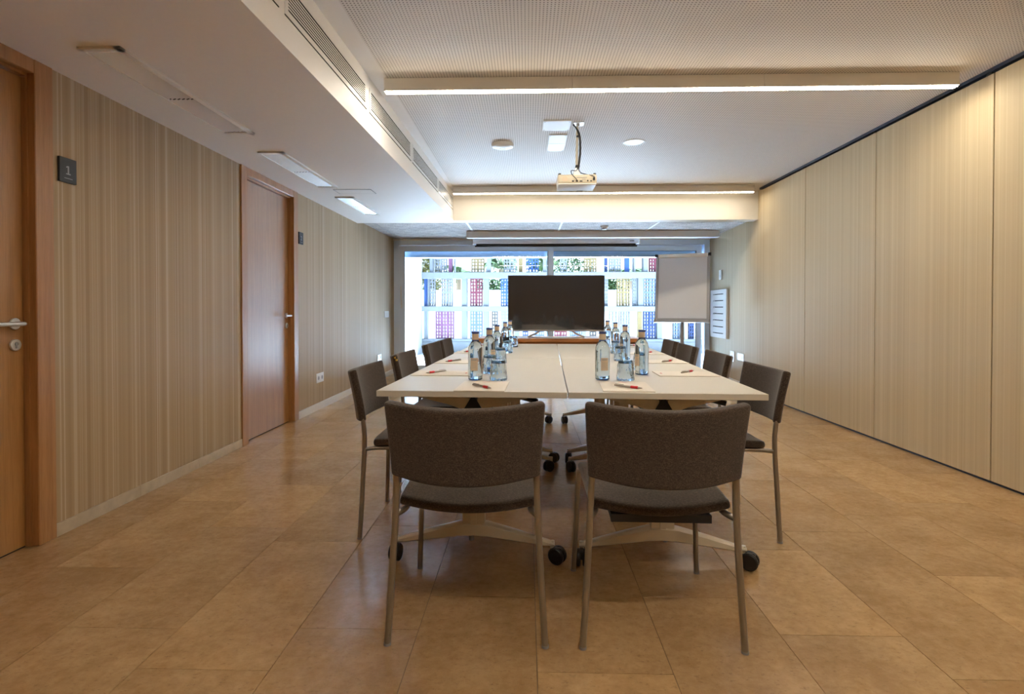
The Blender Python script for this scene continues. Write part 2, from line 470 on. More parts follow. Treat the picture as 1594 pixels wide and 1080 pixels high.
# ------------------------------------------------------------------ doors
def door(name, y0, y1, far_label=None):
    d = struct(name, None, None)
    xf = WL+.012                                  # casing face
    yl0, yl1, zt = y0+.09, y1-.095, 2.125
    part('casing', B(WL-.05, xf, y0, yl0, 0, ZS, .003), 'oak_frame', d)
    part('casing', B(WL-.05, xf, yl1, y1, 0, ZS, .003), 'oak_frame', d)
    part('casing', B(WL-.05, xf-.002, yl0, yl1, zt+.012, ZS, .003), 'oak_frame', d)
    bm = bmesh.new()                              # jamb with its stop
    box(bm, WL-.11, WL-.022, yl1-.006, yl1, 0, zt+.012); box(bm, WL-.11, WL-.022, yl0, yl0+.006, 0, zt+.012)
    box(bm, WL-.11, WL-.022, yl0, yl1, zt-.002, zt+.012)
    part('jamb', bm, 'oak_frame', d)
    lf = part('door_leaf', B(WL-.09, WL-.045, yl0+.008, yl1-.008, .006, zt-.006, .002), 'oak_door', d)
    part('threshold', B(WL-.11, WL-.05, yl0, yl1, -.0005, .004), 'slot_black', d)
    xl = WL-.045; yh = yl1-.055
    bm = cyl(bmesh.new(), (xl+.005, yh, 1.012), .026, .010, 'x', 24, .002)
    h = part('door_handle', bm, 'chrome', d, True)
    pts = smooth_path([(xl+.008, yh, 1.012), (xl+.045, yh, 1.012), (xl+.055, yh-.012, 1.012), (xl+.056, yh-.03, 1.012), (xl+.056, yh-.13, 1.012)], 5)
    pts2 = pts
    part('lever', tube(bmesh.new(), pts2, .0095, 12), 'chrome', h, True)
    k = part('lock_rosette', cyl(bmesh.new(), (xl+.006, yh, .918), .026, .012, 'x', 24, .002), 'chrome', d, True)
    bm = cyl(bmesh.new(), (xl+.013, yh, .923), .0085, .004, 'x', 16); box(bm, xl+.011, xl+.015, yh-.004, yh+.004, .903, .921)
    part('keyhole', bm, 'grey_plastic', k)
    bm = bmesh.new()
    box(bm, WL-.075, WL-.05, yl1-.0085, yl1-.0055, .90, 1.03)
    part('strike_plate', bm, 'chrome', d)
    return d
door('door_1', 1.475, 2.535)
door('door_2', 4.242, 5.300)

# ------------------------------------------------------------------ window wall with sliding doors
struct('wall_far', B(WL-.12, 3.14, YF-.02, YF+.12, 2.215, 2.75), 'white_paint')
w = struct('window_1', None, None)
bm = bmesh.new()
box(bm, WL, 3.02, YF, YF+.10, 2.135, 2.215); box(bm, WL, WL+.088, YF, YF+.10, 0, 2.135)
box(bm, 2.932, 3.02, YF, YF+.10, 0, 2.135); box(bm, WL+.088, 2.932, YF, YF+.10, -.01, .03)
part('window_frame', bm, 'aluminium', w)
def sash(x0, x1, y):
    bm = bmesh.new(); wd = .088
    box(bm, x0, x0+wd, y, y+.045, .03, 2.13, .003); box(bm, x1-wd, x1, y, y+.045, .03, 2.13, .003)
    box(bm, x0+wd, x1-wd, y, y+.045, 2.040, 2.13, .003); box(bm, x0+wd, x1-wd, y, y+.045, .03, .13, .003)
    s = part('window_sash', bm, 'aluminium', w)
    part('pane', B(x0+wd, x1-wd, y+.018, y+.026, .13, 2.040), 'window_glass', s)
    bm = bmesh.new(); g = .006
    box(bm, x0+wd, x0+wd+g, y+.008, y+.036, .13, 2.04); box(bm, x1-wd-g, x1-wd, y+.008, y+.036, .13, 2.04)
    box(bm, x0+wd, x1-wd, y+.008, y+.036, 2.034, 2.04)
    part('gasket', bm, 'black_rubber', s)
    return s
s1 = sash(WL+.085, .445, YF+.005)
s2 = sash(.335, 2.90, YF+.052)
bm = bmesh.new(); box(bm, -2.105, -2.085, YF-.012, YF+.006, 1.08, 1.22, .003); box(bm, -2.103, -2.087, YF-.045, YF-.03, 1.14, 1.45, .004); box(bm, -2.103, -2.087, YF-.045, YF-.01, 1.14, 1.16, .003)
part('sash_handle', bm, 'white_plastic', s1)

# ------------------------------------------------------------------ outside: patio, lintel, breeze block screen, garden
struct('patio_floor', B(-6, 8, YF+.12, 19, -.10, -.015), 'patio_stone')
struct('wall_facade', B(-6, 8, YF+.13, YF+.33, 1.945, 3.2), 'facade_grey')
struct('wall_patio', B(-2.75, -2.56, YF+.13, 13.5, -.015, 3.0), 'exterior_white')
struct('wall_garden', B(-6, 8, 16.0, 16.2, -.015, 1.62), 'exterior_white')
YS = 13.5
def sx(p): return (p-819.6)/860*YS*1.0005
scr = thing('breeze_block_screen', 'white open screen with rows of coloured perforated blocks in the patio', 'garden screen', (0, 0, 0))
bm = bmesh.new(); box(bm, -2.56, 6.0, YS-.05, YS+.30, -.015, .27, .01)
part('plinth', bm, 'screen_white', scr)
rows = [(1.965, 2.64), (1.135, 1.812), (.338, 1.009)]
for z0, z1 in ((.27, .338), (1.009, 1.135), (1.812, 1.965), (2.64, 2.76)):
    part('ledge', B(-2.56, 6.0, YS-.06, YS+.30, z0, z1, .008), 'screen_white', scr)
pm = {}
def grid_mesh(nc, wd, ht, mat):
    key = (nc, round(wd, 3), mat)
    if key in pm: return pm[key]
    bm = bmesh.new(); nr = 8
    # blocks of 2 x 4 holes with a wider web between blocks
    xsx = []; cw = wd/nc; zc = ht/nr
    for i in range(nc+1):
        t = .026 if (i % 2 and 0 < i < nc) else .032
        if i in (0, nc): a, b = (0, .022) if i == 0 else (wd-.022, wd)
        else: a, b = i*cw-t/2-(.008 if i % 2 == 0 else 0), i*cw+t/2+(.008 if i % 2 == 0 else 0)
        box(bm, a-wd/2, b-wd/2, 0, .10, 0, ht)
    for j in range(nr+1):
        t = .050 if j == nr//2 else .028
        if j == 0: a, b = 0, .02
        elif j == nr: a, b = ht-.02, ht
        else: a, b = j*zc-t/2, j*zc+t/2
        box(bm, -wd/2, wd/2, .002, .098, a, b)
    pm[key] = mesh(bm, 'perforated_block', mat); return pm[key]
P = dict(w='block_white', b='block_blue', d='block_darkblue', r='block_red', o='block_ochre', p='block_pink', n='block_brown', l='block_paleblue')
perf = [[(676,694,'w'),(733,753,'o'),(784,803,'w'),(818,838,'b'),(872,882,'w'),(909,928,'o'),(948,966,'w'),(1010,1028,'r'),(1048,1066,'w')],
        [(667,676,'w'),(686,703,'w'),(731,750,'r'),(779,797,'b'),(815,833,'w'),(870,888,'o'),(905,923,'w'),(940,946,'w'),(960,979.5,'o'),(984,990,'w'),(1001,1020,'l'),(1040,1058,'w')],
        [(676.5,705,'p'),(731,750,'l'),(765,774,'n'),(779,792,'w'),(813,822,'d'),(832,847,'l'),(863,882,'r'),(887,903,'l'),(918,928,'n'),(948,960,'w'),(963,980,'w'),(1001,1020,'d'),(1047,1056,'l'),(1071,1079,'d')]]
solid = [[(697,703,'p'),(807,813,'o'),(972,979,'b'),(940.5,945,'d')],[(658.5,664.5,'b')],[(992,998.5,'o')]]
posts = [[(668,673),(706,706.8),(757,763),(845,850),(985.5,988),(1000,1007)],[(664.8,666.5),(718,726),(751.5,760),(800,808),(850,858),(992,1000),(1021.5,1029)],[(659,664),(718,726),(751.5,760),(800,808),(905,912),(1021.5,1029),(1058,1064)]]
for (z0, z1), pf, sd, ps in zip(rows, perf, solid, posts):
    for a, b, k in pf:
        wd = sx(b)-sx(a); nc = 6 if wd > .4 else (4 if wd > .2 else 2)
        link('perforated_block', grid_mesh(nc, wd, z1-z0, P[k]), scr, (sx((a+b)/2), YS+.06, z0))
    for a, b, k in sd:
        part('solid_block', B(sx(a), sx(b), YS+.06, YS+.16, z0, z1), P[k], scr)
    for a, b in ps:
        part('post', B(sx(a), sx(b), YS, YS+.26, z0, z1), 'screen_white', scr)

def leaf_quad(bm, c, l, wv, rng):
    d = Vector((rng.uniform(-1,1), rng.uniform(-1,1), rng.uniform(-.6,1))).normalized()
    s = d.orthogonal().normalized(); s = Matrix.Rotation(rng.uniform(0, 2*PI), 3, d) @ s
    p = [c, c+d*l*.5+s*wv, c+d*l, c+d*l*.5-s*wv]
    bm.faces.new([bm.verts.new(q) for q in p])
def shrub(label, x, y, zb, zt, rx, mat, seed):
    rng = random.Random(seed)
    t = thing('shrub', label, 'shrub', (x, y, -.015))
    bm = bmesh.new()
    for k in range(4):
        a = rng.uniform(0, 2*PI)
        tube(bm, smooth_path([(0,0,0), (.05*math.cos(a), .05*math.sin(a), zb*.6), (.4*rx*math.cos(a), .3*math.sin(a), (zb+zt)/2)], 3), .03, 6)
    part('stems', bm, 'trunk', t)
    bm = bmesh.new()
    for k in range(1500):
        while True:
            v = Vector((rng.uniform(-1,1), rng.uniform(-1,1), rng.uniform(-1,1)))
            if v.length < 1: break
        leaf_quad(bm, Vector((v.x*rx, v.y*.32, (zb+zt)/2+v.z*(zt-zb)/2)), rng.uniform(.09,.18), rng.uniform(.018,.035), rng)
    f = part('foliage', bm, mat, t); f['kind'] = 'stuff'
shrub('dense green bush seen behind the right pane above the television', 1.30, 16.85, .9, 3.4, .75, 'leaf_green', 1)
shrub('yellow green bush behind the screen at its left end', -2.95, 16.85, 1.4, 3.2, .35, 'leaf_yellow', 2)
shrub('low green bush behind the second row of blocks left of the television', -1.0, 16.85, .8, 2.2, .6, 'leaf_green', 3)
shrub('small green bush between television and flip chart', 2.62, 16.85, .8, 2.3, .3, 'leaf_green', 4)
fm = {}
def frond_mesh():
    if 'f' in fm: return fm['f']
    bm = bmesh.new(); n = 16; L = .62
    pt = lambda t: Vector((L*t*.95, 0, .42*math.sin(t*2.2)-.40*t*t))
    tube(bm, [pt(k/8) for k in range(9)], .010, 5)
    for k in range(2, 30):
        t = k/30; p = pt(t); ll = .26*math.sin(PI*min(1, t*1.05))+.08
        for s in (-1, 1):
            e = p + Vector((ll*.55, s*ll*.75, -.18*ll)); m_ = (p+e)/2
            bm.faces.new([bm.verts.new(q) for q in (p, m_+Vector((.02,0,.012)), e, m_-Vector((.02,0,.012)))])
    fm['f'] = mesh(bm, 'frond', 'leaf_green'); return fm['f']
def palm(label, x, y, h, n, seed):
    rng = random.Random(seed)
    t = thing('palm_tree', label, 'palm', (x, y, -.015), 0, 'palms behind the screen')
    part('trunk', tube(bmesh.new(), [(0,0,0), (.02,0,h*.5), (0,0,h)], [.11, .09, .08], 10), 'trunk', t, True)
    for k in range(n):
        f = link('frond', frond_mesh(), t, (0, 0, h))
        f.rotation_euler = (0, rng.uniform(-.5, .45), 2*PI*k/n+rng.uniform(-.2, .2))
palm('leftmost palm seen through the gap beside the pink block', -2.28, 18.4, 2.1, 13, 5)
palm('palm behind the screen between ochre and white blocks', -.85, 18.4, 2.4, 13, 6)
palm('palm glimpsed through the window right beside the central mullion', .50, 18.4, 2.3, 12, 8)
palm('palm beside the solid blue block near the flip chart', 3.40, 18.4, 2.0, 13, 9)

# ------------------------------------------------------------------ linear lights
def linear_light(label, y, x0=-.915, x1=2.70, mat='lamp_diffuser'):
    t = thing('linear_light', label, 'light', (0, y, ZC), 0, 'linear ceiling lights')
    n = 3; L = (x1-x0)/n
    zb = -.090
    for k in range(n):
        a, b = x0+L*k, x0+L*(k+1)
        h = part('housing', B(a+.0006, b-.0006, 0, .060, zb+.007, -.002, .001), 'lamp_white', t)
        part('diffuser', B(a+.004, b-.004, .006, .044, zb, zb+.0075, .001), mat, t)
    part('end_cap', B(x0-.003, x0, 0, .06, zb+.006, -.002), 'lamp_white', t)
    part('end_cap', B(x1, x1+.003, 0, .06, zb+.006, -.002), 'lamp_white', t)
    return t
linear_light('long warm linear light on the perforated ceiling nearest the camera in view', 3.541)
linear_light('warm linear light mounted close in front of the white far beam', 6.70, -.895, 2.72, 'lamp_diffuser_dim')
linear_light('warm linear light overhead, out of view above the camera', .372)

# ------------------------------------------------------------------ recessed louvre lights in the soffit
def louvre_light(label, y0, y1, x0=-1.925, x1=-1.735):
    t = thing('louvre_light', label, 'light', ((x0+x1)/2, (y0+y1)/2, ZS), 0, 'recessed louvre lights in the soffit')
    hw, hl = (x1-x0)/2, (y1-y0)/2
    bm = bmesh.new(); f = .022
    for a in ((-hw, hw, -hl, -hl+f*1.6), (-hw, hw, hl-f*1.6, hl), (-hw, -hw+f*.6, -hl, hl), (hw-f*1.4, hw, -hl, hl)):
        box(bm, a[0], a[1], a[2], a[3], -.011, 0, .001)
    part('trim_frame', bm, 'white_plastic', t)
    part('backing', B(-hw+.01, hw-.01, -hl+.02, hl-.02, -.0012, 0), 'slot_black', t)
    x = -hw+.018
    bmB = bmesh.new(); bw = (2*hw-f*2)/6
    for s in (0, 1):
        a, b = (-hl+f*1.7, -.006) if s == 0 else (.006, hl-f*1.7)
        for k in range(6):
            xx = -hw+f*.7+bw*k
            bm = bmesh.new()
            vs_ = [bm.verts.new(p) for p in ((xx, a, -.0085), (xx+bw*.62, a, -.0030), (xx+bw*.62, b, -.0030), (xx, b, -.0085))]
            v2 = [bm.verts.new((v.co.x, v.co.y, v.co.z+.0008)) for v in vs_]
            bm.faces.new(vs_); bm.faces.new(list(reversed(v2)))
            for i in range(4): bm.faces.new([vs_[i], v2[i], v2[(i+1)%4], vs_[(i+1)%4]])
            part('louvre_blade', bm, 'louvre_metal', t)
    return t
simple('louvre_metal', (.86, .88, .92), .22, .5, var=.01)
louvre_light('recessed louvre light in the soffit nearest the camera', 2.325, 3.495)
louvre_light('recessed louvre light in the soffit above the closed far door', 3.912, 5.06)
louvre_light('recessed louvre light at the far end of the soffit', 5.505, 6.54)
t = thing('access_panel', 'flush white access panel in the soffit beside the far louvre light', 'panel', (-1.645, 5.265, ZS))
bm = bmesh.new(); box(bm, -.172, .172, -.09, .09, -.004, 0, .001); part('cover', bm, 'white_plastic', t)
bm = bmesh.new()
for a in ((-.18,.18,-.098,-.092),(-.18,.18,.092,.098),(-.18,-.174,-.092,.092),(.174,.18,-.092,.092)): box(bm, a[0], a[1], a[2], a[3], -.003, 0)
part('frame', bm, 'flip_frame', t)
t = thing('access_panel', 'faint square hatch in the soffit near the white beam', 'panel', (-1.14, 6.35, ZS))
part('cover', B(-.13, .13, -.13, .13, -.002, 0, .0006), 'white_paint', t)

# ------------------------------------------------------------------ slot air grilles in the soffit face
gs = [(1.12, 2.29, 'air grille in the soffit face nearest the camera, cut by the frame'), (2.345, 3.47, 'long air grille in the soffit side, first full one from the camera'),
      (3.53, 4.69, 'air grille in the soffit side just beyond the near linear light'), (4.745, 5.95, 'air grille in the soffit side, second from the white beam'), (5.99, 7.0, 'air grille in the soffit side next to the white beam')]
ang = math.atan(.02)
for y0, y1, lb in gs:
    ym = (y0+y1)/2; hl = (y1-y0)/2
    t = thing('air_grille', lb, 'air grille', (xs(ym), ym, 2.42), -ang, 'air grilles in the soffit face')
    part('backing', B(-.0005, .0012, -hl, hl, -.06, .06), 'slot_black', t)
    bm = bmesh.new(); fz = .056
    box(bm, 0, .003, -hl, hl, -.082, -fz); box(bm, 0, .003, -hl, hl, fz, .072)
    box(bm, 0, .003, -hl, -hl+.03, -fz, fz); box(bm, 0, .003, hl-.03, hl, -fz, fz)
    part('frame', bm, 'white_plastic', t)
    for k in range(7):
        zz = -fz + 2*fz*(k+1)/8
        part('slat', B(.001, .0024, -hl+.03, hl-.03, zz-.0032, zz+.0032), 'white_plastic', t)
    part('shadow_gap', B(0, .003, -hl, hl, -.087, -.083), 'slot_black', t)

# ------------------------------------------------------------------ small ceiling fittings
def disc(name, label, cat, loc, prof, mat, extra=None, group=None):
    t = thing(name, label, cat, loc, 0, group)
    part('housing', lathe(bmesh.new(), prof, 32), mat, t, True)
    return t
t = disc('ceiling_sensor', 'round white domed wireless sensor on the perforated ceiling left of the projector', 'sensor', (-.217, 4.99, ZC), [(.097, 0), (.100, -.012), (.094, -.028), (.07, -.038), (0, -.042)], 'white_plastic')
part('status_ring', lathe(bmesh.new(), [(.022, -.0415), (.024, -.0425), (.026, -.0412)], 24), 'grey_plastic', t)
t = disc('ceiling_speaker', 'round flush ceiling speaker right of the projector', 'speaker', (.957, 4.965, ZC), [(.0, -.002), (.078, -.002), (.08, -.008), (.095, -.007), (.102, 0)], 'white_plastic')
part('speaker_mesh', lathe(bmesh.new(), [(0, -.0055), (.076, -.0055), (.078, -.003)], 32), 'flip_frame', t)
t = disc('smoke_detector', 'small white smoke detector on the tiled ceiling beyond the beam', 'smoke detector', (1.09, 7.80, ZT), [(.055, 0), (.055, -.018), (.046, -.024), (.04, -.045), (.028, -.052), (0, -.053)], 'white_plastic')
part('sensing_slot', lathe(bmesh.new(), [(.0405, -.047), (.0435, -.040), (.0412, -.036)], 24), 'slot_black', t)
def plate(label, x0, x1, y0, y1, split=False):
    t = thing('ceiling_plate', label, 'cover plate', ((x0+x1)/2, (y0+y1)/2, ZC))
    hx, hy = (x1-x0)/2, (y1-y0)/2
    if split:
        part('cover', B(-hx, hx, -hy, -.003, -.010, 0, .001), 'white_plastic', t); part('cover', B(-hx, hx, .003, hy, -.010, 0, .001), 'white_plastic', t)
    else:
        part('cover', B(-hx, hx, -hy, hy, -.010, 0, .001), 'white_plastic', t)
    for sx_ in (-1, 1):
        for sy_ in (-1, 1):
            part('screw', cyl(bmesh.new(), (sx_*(hx-.012), sy_*(hy-.02), -.0105), .004, .002, 'z', 8), 'grey_plastic', t)
plate('wide white blanking plate on the ceiling beside the projector mount', .131, .350, 4.368, 4.60)
plate('square white double blanking plate on the ceiling behind the wide one', .190, .343, 4.722, 5.20, True)

# ------------------------------------------------------------------ projector on its ceiling mount
t = thing('projector', 'white ceiling projector hanging on a thin pole with black cables', 'projector', (0, 0, 0))
px, py = .395, 4.45
bm = bmesh.new(); box(bm, .375, .455, 4.41, 4.50, ZC-.006, ZC, .001); box(bm, .40, .42, 4.43, 4.47, ZC-.03, ZC-.006, .001)
part('ceiling_bracket', bm, 'chrome', t)
part('pole', tube(bmesh.new(), [(.405, py, ZC-.006), (.398, py, 2.19)], .010, 12), 'cream_plastic', t, True)
bm = bmesh.new(); box(bm, .382, .414, py-.018, py+.018, 2.165, 2.20, .002); box(bm, .37, .426, py-.03, py+.03, 2.128, 2.168, .003)
part('tilt_joint', bm, 'chrome', t)
bm = bmesh.new(); box(bm, .243, .547, 4.335, 4.575, 2.056, 2.128, .014, 3)
body = part('body', bm, 'cream_plastic', t, True)
bm = bmesh.new(); box(bm, .246, .544, 4.340, 4.585, 2.049, 2.060, .005, 2); part('lower_cover', bm, 'white_plastic', body, True)
part('vent_grille', cyl(bmesh.new(), (.297, 4.3345, 2.092), .022, .003, 'y', 24), 'paper_label', body, True)
bm = bmesh.new(); box(bm, .39, .47, 4.332, 4.336, 2.100, 2.103); part('seam', bm, 'grey_plastic', body)
for (x, w_, z_, h_) in ((.352, .016, 2.071, .010), (.382, .018, 2.071, .012), (.412, .022, 2.072, .008), (.470, .010, 2.074, .010), (.494, .014, 2.073, .008)):
    part('socket', B(x, x+w_, 4.331, 4.337, z_-.003, z_-.003+h_, .001), 'black_plastic', body)
for x in (.435, .445, .455): part('button', cyl(bmesh.new(), (x, 4.334, 2.088), .003, .003, 'y', 8), 'grey_plastic', body)
for x in (.258, .532): part('foot', cyl(bmesh.new(), (x, 4.36, 2.133), .011, .012, 'z', 14), 'black_rubber', body)
part('lens_recess', B(.41, .46, 4.570, 4.588, 2.046, 2.056), 'grey_plastic', body)
for k, (dx, dy) in enumerate(((0, 0), (.009, .004), (.004, -.007))):
    pts = smooth_path([(.375-dx, 4.44+dy, ZC-.012), (.40+dx, 4.435+dy, 2.50), (.418+dx, 4.432+dy, 2.44), (.421+dx, 4.432+dy, 2.33), (.412+dx, 4.432+dy, 2.24), (.404+dx, 4.43+dy, 2.19)], 5)
    part('cable', tube(bmesh.new(), pts, .0042, 6), 'black_rubber', t, True)
part('cable', tube(bmesh.new(), smooth_path([(.404, 4.43, 2.20), (.39, 4.40, 2.17), (.352, 4.37, 2.165), (.35, 4.335, 2.13), (.385, 4.318, 2.085), (.391, 4.333, 2.074)], 5), .003, 6), 'black_rubber', t, True)
part('cable', tube(bmesh.new(), smooth_path([(.408, 4.43, 2.20), (.425, 4.38, 2.15), (.47, 4.35, 2.128), (.52, 4.325, 2.108), (.523, 4.332, 2.094)], 5), .003, 6), 'black_rubber', t, True)
part('plug', B(.515, .531, 4.318, 4.336, 2.078, 2.100, .002), 'black_plastic', body)
part('cable_tie', B(.395, .427, 4.418, 4.462, 2.445, 2.456, .003), 'black_rubber', t); part('cable_tie', B(.388, .422, 4.418, 4.468, 2.205, 2.222, .003), 'black_rubber', t)

# ------------------------------------------------------------------ wall plates, signs
def rot_on_left(y, z): return (WL, y, z)
def text_mesh(body, size, depth, mat):
    cu = bpy.data.curves.new('txt', 'FONT'); cu.body = body; cu.size = size; cu.extrude = depth; cu.align_x = 'CENTER'; cu.align_y = 'CENTER'
    ob = bpy.data.objects.new('txt', cu); COL.objects.link(ob)
    bpy.context.view_layer.update()
    me = bpy.data.meshes.new_from_object(ob.evaluated_get(bpy.context.evaluated_depsgraph_get()))
    bpy.data.objects.remove(ob); me.materials.clear(); me.materials.append(M[mat]); return me
def sign(label, y, z, digit):
    t = thing('door_sign', label, 'sign', (WL, y, z), 0, None)
    part('plate', B(0, .012, -.049, .049, -.059, .059, .001), 'sign_black', t)
    if digit == '1':
        bm = bmesh.new()
        box(bm, .012, .0128, -.0035, .0035, -.020, .021); box(bm, .012, .0128, -.013, .013, -.020, -.0145)
        prism_pts = [(-.0035, .021), (-.0035, .0150), (-.013, .0115), (-.013, .017)]
        f = [bm.verts.new((.0128, y_, z_)) for y_, z_ in prism_pts]; bm.faces.new(f)
        part('number', bm, 'sign_grey', t)
    else:
        o = link('number', text_mesh(digit, .058, .0006, 'sign_grey'), t, (.0125, 0, -.002)); o.rotation_euler = (PI/2, 0, PI/2)
    part('caption_line', B(.012, .0126, -.024, .024, -.040, -.037), 'sign_grey', t)
sign('black square door sign numbered 1 beside the nearest door', 2.618, 1.745, '1')
sign('black square door sign numbered 2 beside the far door', 5.378, 1.768, '2')
def plate_left(name, label, cat, y, z, w_, h_, n, kind):
    t = thing(name, label, cat, (WL, y, z))
    part('plate', B(0, .009, -w_/2, w_/2, -h_/2, h_/2, .002), 'white_plastic', t)
    for k in range(n):
        c = -w_/2 + w_*(k+.5)/n
        if kind == 'socket':
            s = part('socket', cyl(bmesh.new(), (.0085, c, 0), min(.022, w_/n*.38), .004, 'x', 20), 'flip_frame', t)
            part('pin_hole', cyl(bmesh.new(), (.0108, c-.008, 0), .003, .001, 'x', 8), 'slot_black', s); part('pin_hole', cyl(bmesh.new(), (.0108, c+.008, 0), .003, .001, 'x', 8), 'slot_black', s)
        else:
            part('rocker', B(.008, .012, c-w_/n*.4, c+w_/n*.4, -h_*.36, h_*.36, .001), 'white_plastic', t)
plate_left('wall_socket', 'white double wall socket low on the left wall beside the far door', 'socket', 5.87, .338, .20, .10, 2, 'socket')
plate_left('wall_socket', 'white wall socket low on the left wall near the window', 'socket', 8.26, .340, .22, .095, 2, 'socket')
plate_left('light_switch', 'white light switch on the left wall beside the window', 'switch', 8.70, .988, .26, .10, 3, 'switch')

def xr(y): return 2.905 + (y-6.88)/(YF+.1-6.88)*(3.02-2.905)
angr = -math.atan((3.02-2.905)/(YF+.1-6.88))
def on_right(name, label, cat, y, z):
    t = thing(name, label, cat, (xr(y), y, z), angr); return t
t = on_right('thermostat', 'small white thermostat on the right wall beside the flip chart', 'thermostat', 8.58, 1.595)
part('body', B(-.018, 0, -.06, .06, -.075, .075, .004), 'white_plastic', t); part('dial', B(-.021, -.017, -.03, .03, -.045, 0, .001), 'flip_paper', t)
t = on_right('vent_panel', 'white square vent panel with horizontal slots on the right wall', 'vent', 8.62, 1.00)
part('backing', B(-.004, 0, -.36, .36, -.35, .35), 'slot_black', t)
bm = bmesh.new()
box(bm, -.035, -.002, -.405, -.26, -.37, .37, .002); box(bm, -.035, -.002, .26, .405, -.37, .37, .002)
zz = [-.37, -.278, -.185, -.092, 0, .092, .185, .278]
for k in range(8):
    z0 = -.37 if k == 0 else -.30 + (k-1)*.1 + .007
    z1 = .37 if k == 7 else -.30 + k*.1 - .007
    box(bm, -.035, -.002, -.262, .262, z0, z1)
part('slotted_plate', bm, 'white_plastic', t)
t = on_right('wall_socket', 'tall white data socket on the right wall below the vent panel', 'socket', 8.02, .392)
part('plate', B(-.009, 0, -.085, .085, -.075, .075, .002), 'white_plastic', t); part('port', B(-.011, -.008, -.02, .02, -.02, .02), 'grey_plastic', t)
t = on_right('wall_socket', 'wide white socket plate on the right wall behind the second chair', 'socket', 7.66, .412)
part('plate', B(-.009, 0, -.13, .13, -.05, .05, .002), 'white_plastic', t)
for c in (-.06, .06): part('socket', cyl(bmesh.new(), (-.009, c, 0), .026, .004, 'x', 18), 'flip_frame', t)

# ------------------------------------------------------------------ projection screen
t = thing('projection_screen', 'rolled up projection screen in a white housing above the television', 'screen', (0, 8.60, 0))
part('housing', B(-.835, 1.735, 0, .09, 2.085, 2.168, .006, 2), 'pelmet_white', t, True)
part('end_cap', B(-.85, -.833, -.004, .094, 2.078, 2.172, .004), 'white_plastic', t); part('end_cap', B(1.733, 1.75, -.004, .094, 2.078, 2.172, .004), 'white_plastic', t)
part('screen_cloth', B(-.79, 1.69, .03, .04, 2.05, 2.09), 'slot_black', t)
part('bottom_bar', tube(bmesh.new(), [(-.81, .035, 2.052), (1.71, .035, 2.052)], .013, 10), 'black_plastic', t)
part('badge', B(1.59, 1.66, -.002, 0, 2.115, 2.135), 'grey_plastic', t, ); 
part('hanger', B(-.6, -.56, .02, .07, 2.165, ZT), 'white_plastic', t); part('hanger', B(1.46, 1.50, .02, .07, 2.165, ZT), 'white_plastic', t)

# ------------------------------------------------------------------ television on its wooden desk
t = thing('wooden_desk', 'wooden topped desk behind the tables carrying the television', 'desk', (.41, 7.20, 0))
part('desk_top', B(-1.03, 1.03, -.30, .30, .66, .705, .003), 'desk_wood', t)
for s in (-1, 1): part('leg_panel', B(s*.97-.02, s*.97+.02, -.26, .26, 0, .66, .002), 'desk_wood', t)
part('rail', B(-.95, .95, .10, .125, .48, .66), 'desk_wood', t)
t = thing('television', 'large switched off flat television standing in front of the window', 'television', (.372, 7.0, .709))
bm = B(-.61, .61, 0, .035, .088, .79, .004); part('cabinet', bm, 'tv_bezel', t)
part('display', B(-.600, .600, -.0015, .002, .102, .782), 'tv_screen', t)
part('bottom_trim', B(-.608, .608, -.004, .03, .082, .098, .002), 'tv_trim', t)
part('logo', B(-.014, .014, -.006, -.003, .083, .092), 'red_mark', t)
part('rear_bulge', B(-.35, .35, .033, .07, .12, .5, .01), 'tv_bezel', t)
bm = bmesh.new(); n = 20
pts = []
for k in range(n+1):
    a = -1+2*k/n
    pts.append((a*.365, -.14+.20*abs(a)**2.2*-0+.0, .007))
outer = [(a*.365, .05-.19*(1-abs(a)**1.8)) for a in [-1+2*k/n for k in range(n+1)]]
inner = [(a*.335, .05-.155*(1-abs(a)**1.8)) for a in [1-2*k/n for k in range(n+1)]]
poly = outer + inner
lo = [bm.verts.new((x, y, 0)) for x, y in poly]; hi = [bm.verts.new((x, y, .012)) for x, y in poly]
N = len(poly)
for k in range(n):
    i0, i1, j0, j1 = k, k+1, N-1-k, N-2-k
    bm.faces.new([hi[i0], hi[i1], hi[j1], hi[j0]]); bm.faces.new([lo[i0], lo[j0], lo[j1], lo[i1]])
    bm.faces.new([lo[i0], lo[i1], hi[i1], hi[i0]]); bm.faces.new([lo[j1], lo[j0], hi[j0], hi[j1]])
bm.faces.new([lo[0], hi[0], hi[N-1], lo[N-1]]); bm.faces.new([lo[n], lo[n+1], hi[n+1], hi[n]])
part('stand_base', bm, 'chrome', t, True)
for s in (-1, 1):
    part('stand_arm', tube(bmesh.new(), smooth_path([(s*.355, .045, .008), (s*.31, .045, .030), (s*.25, .045, .055), (s*.19, .04, .10)], 5), .012, 8), 'chrome', t, True)

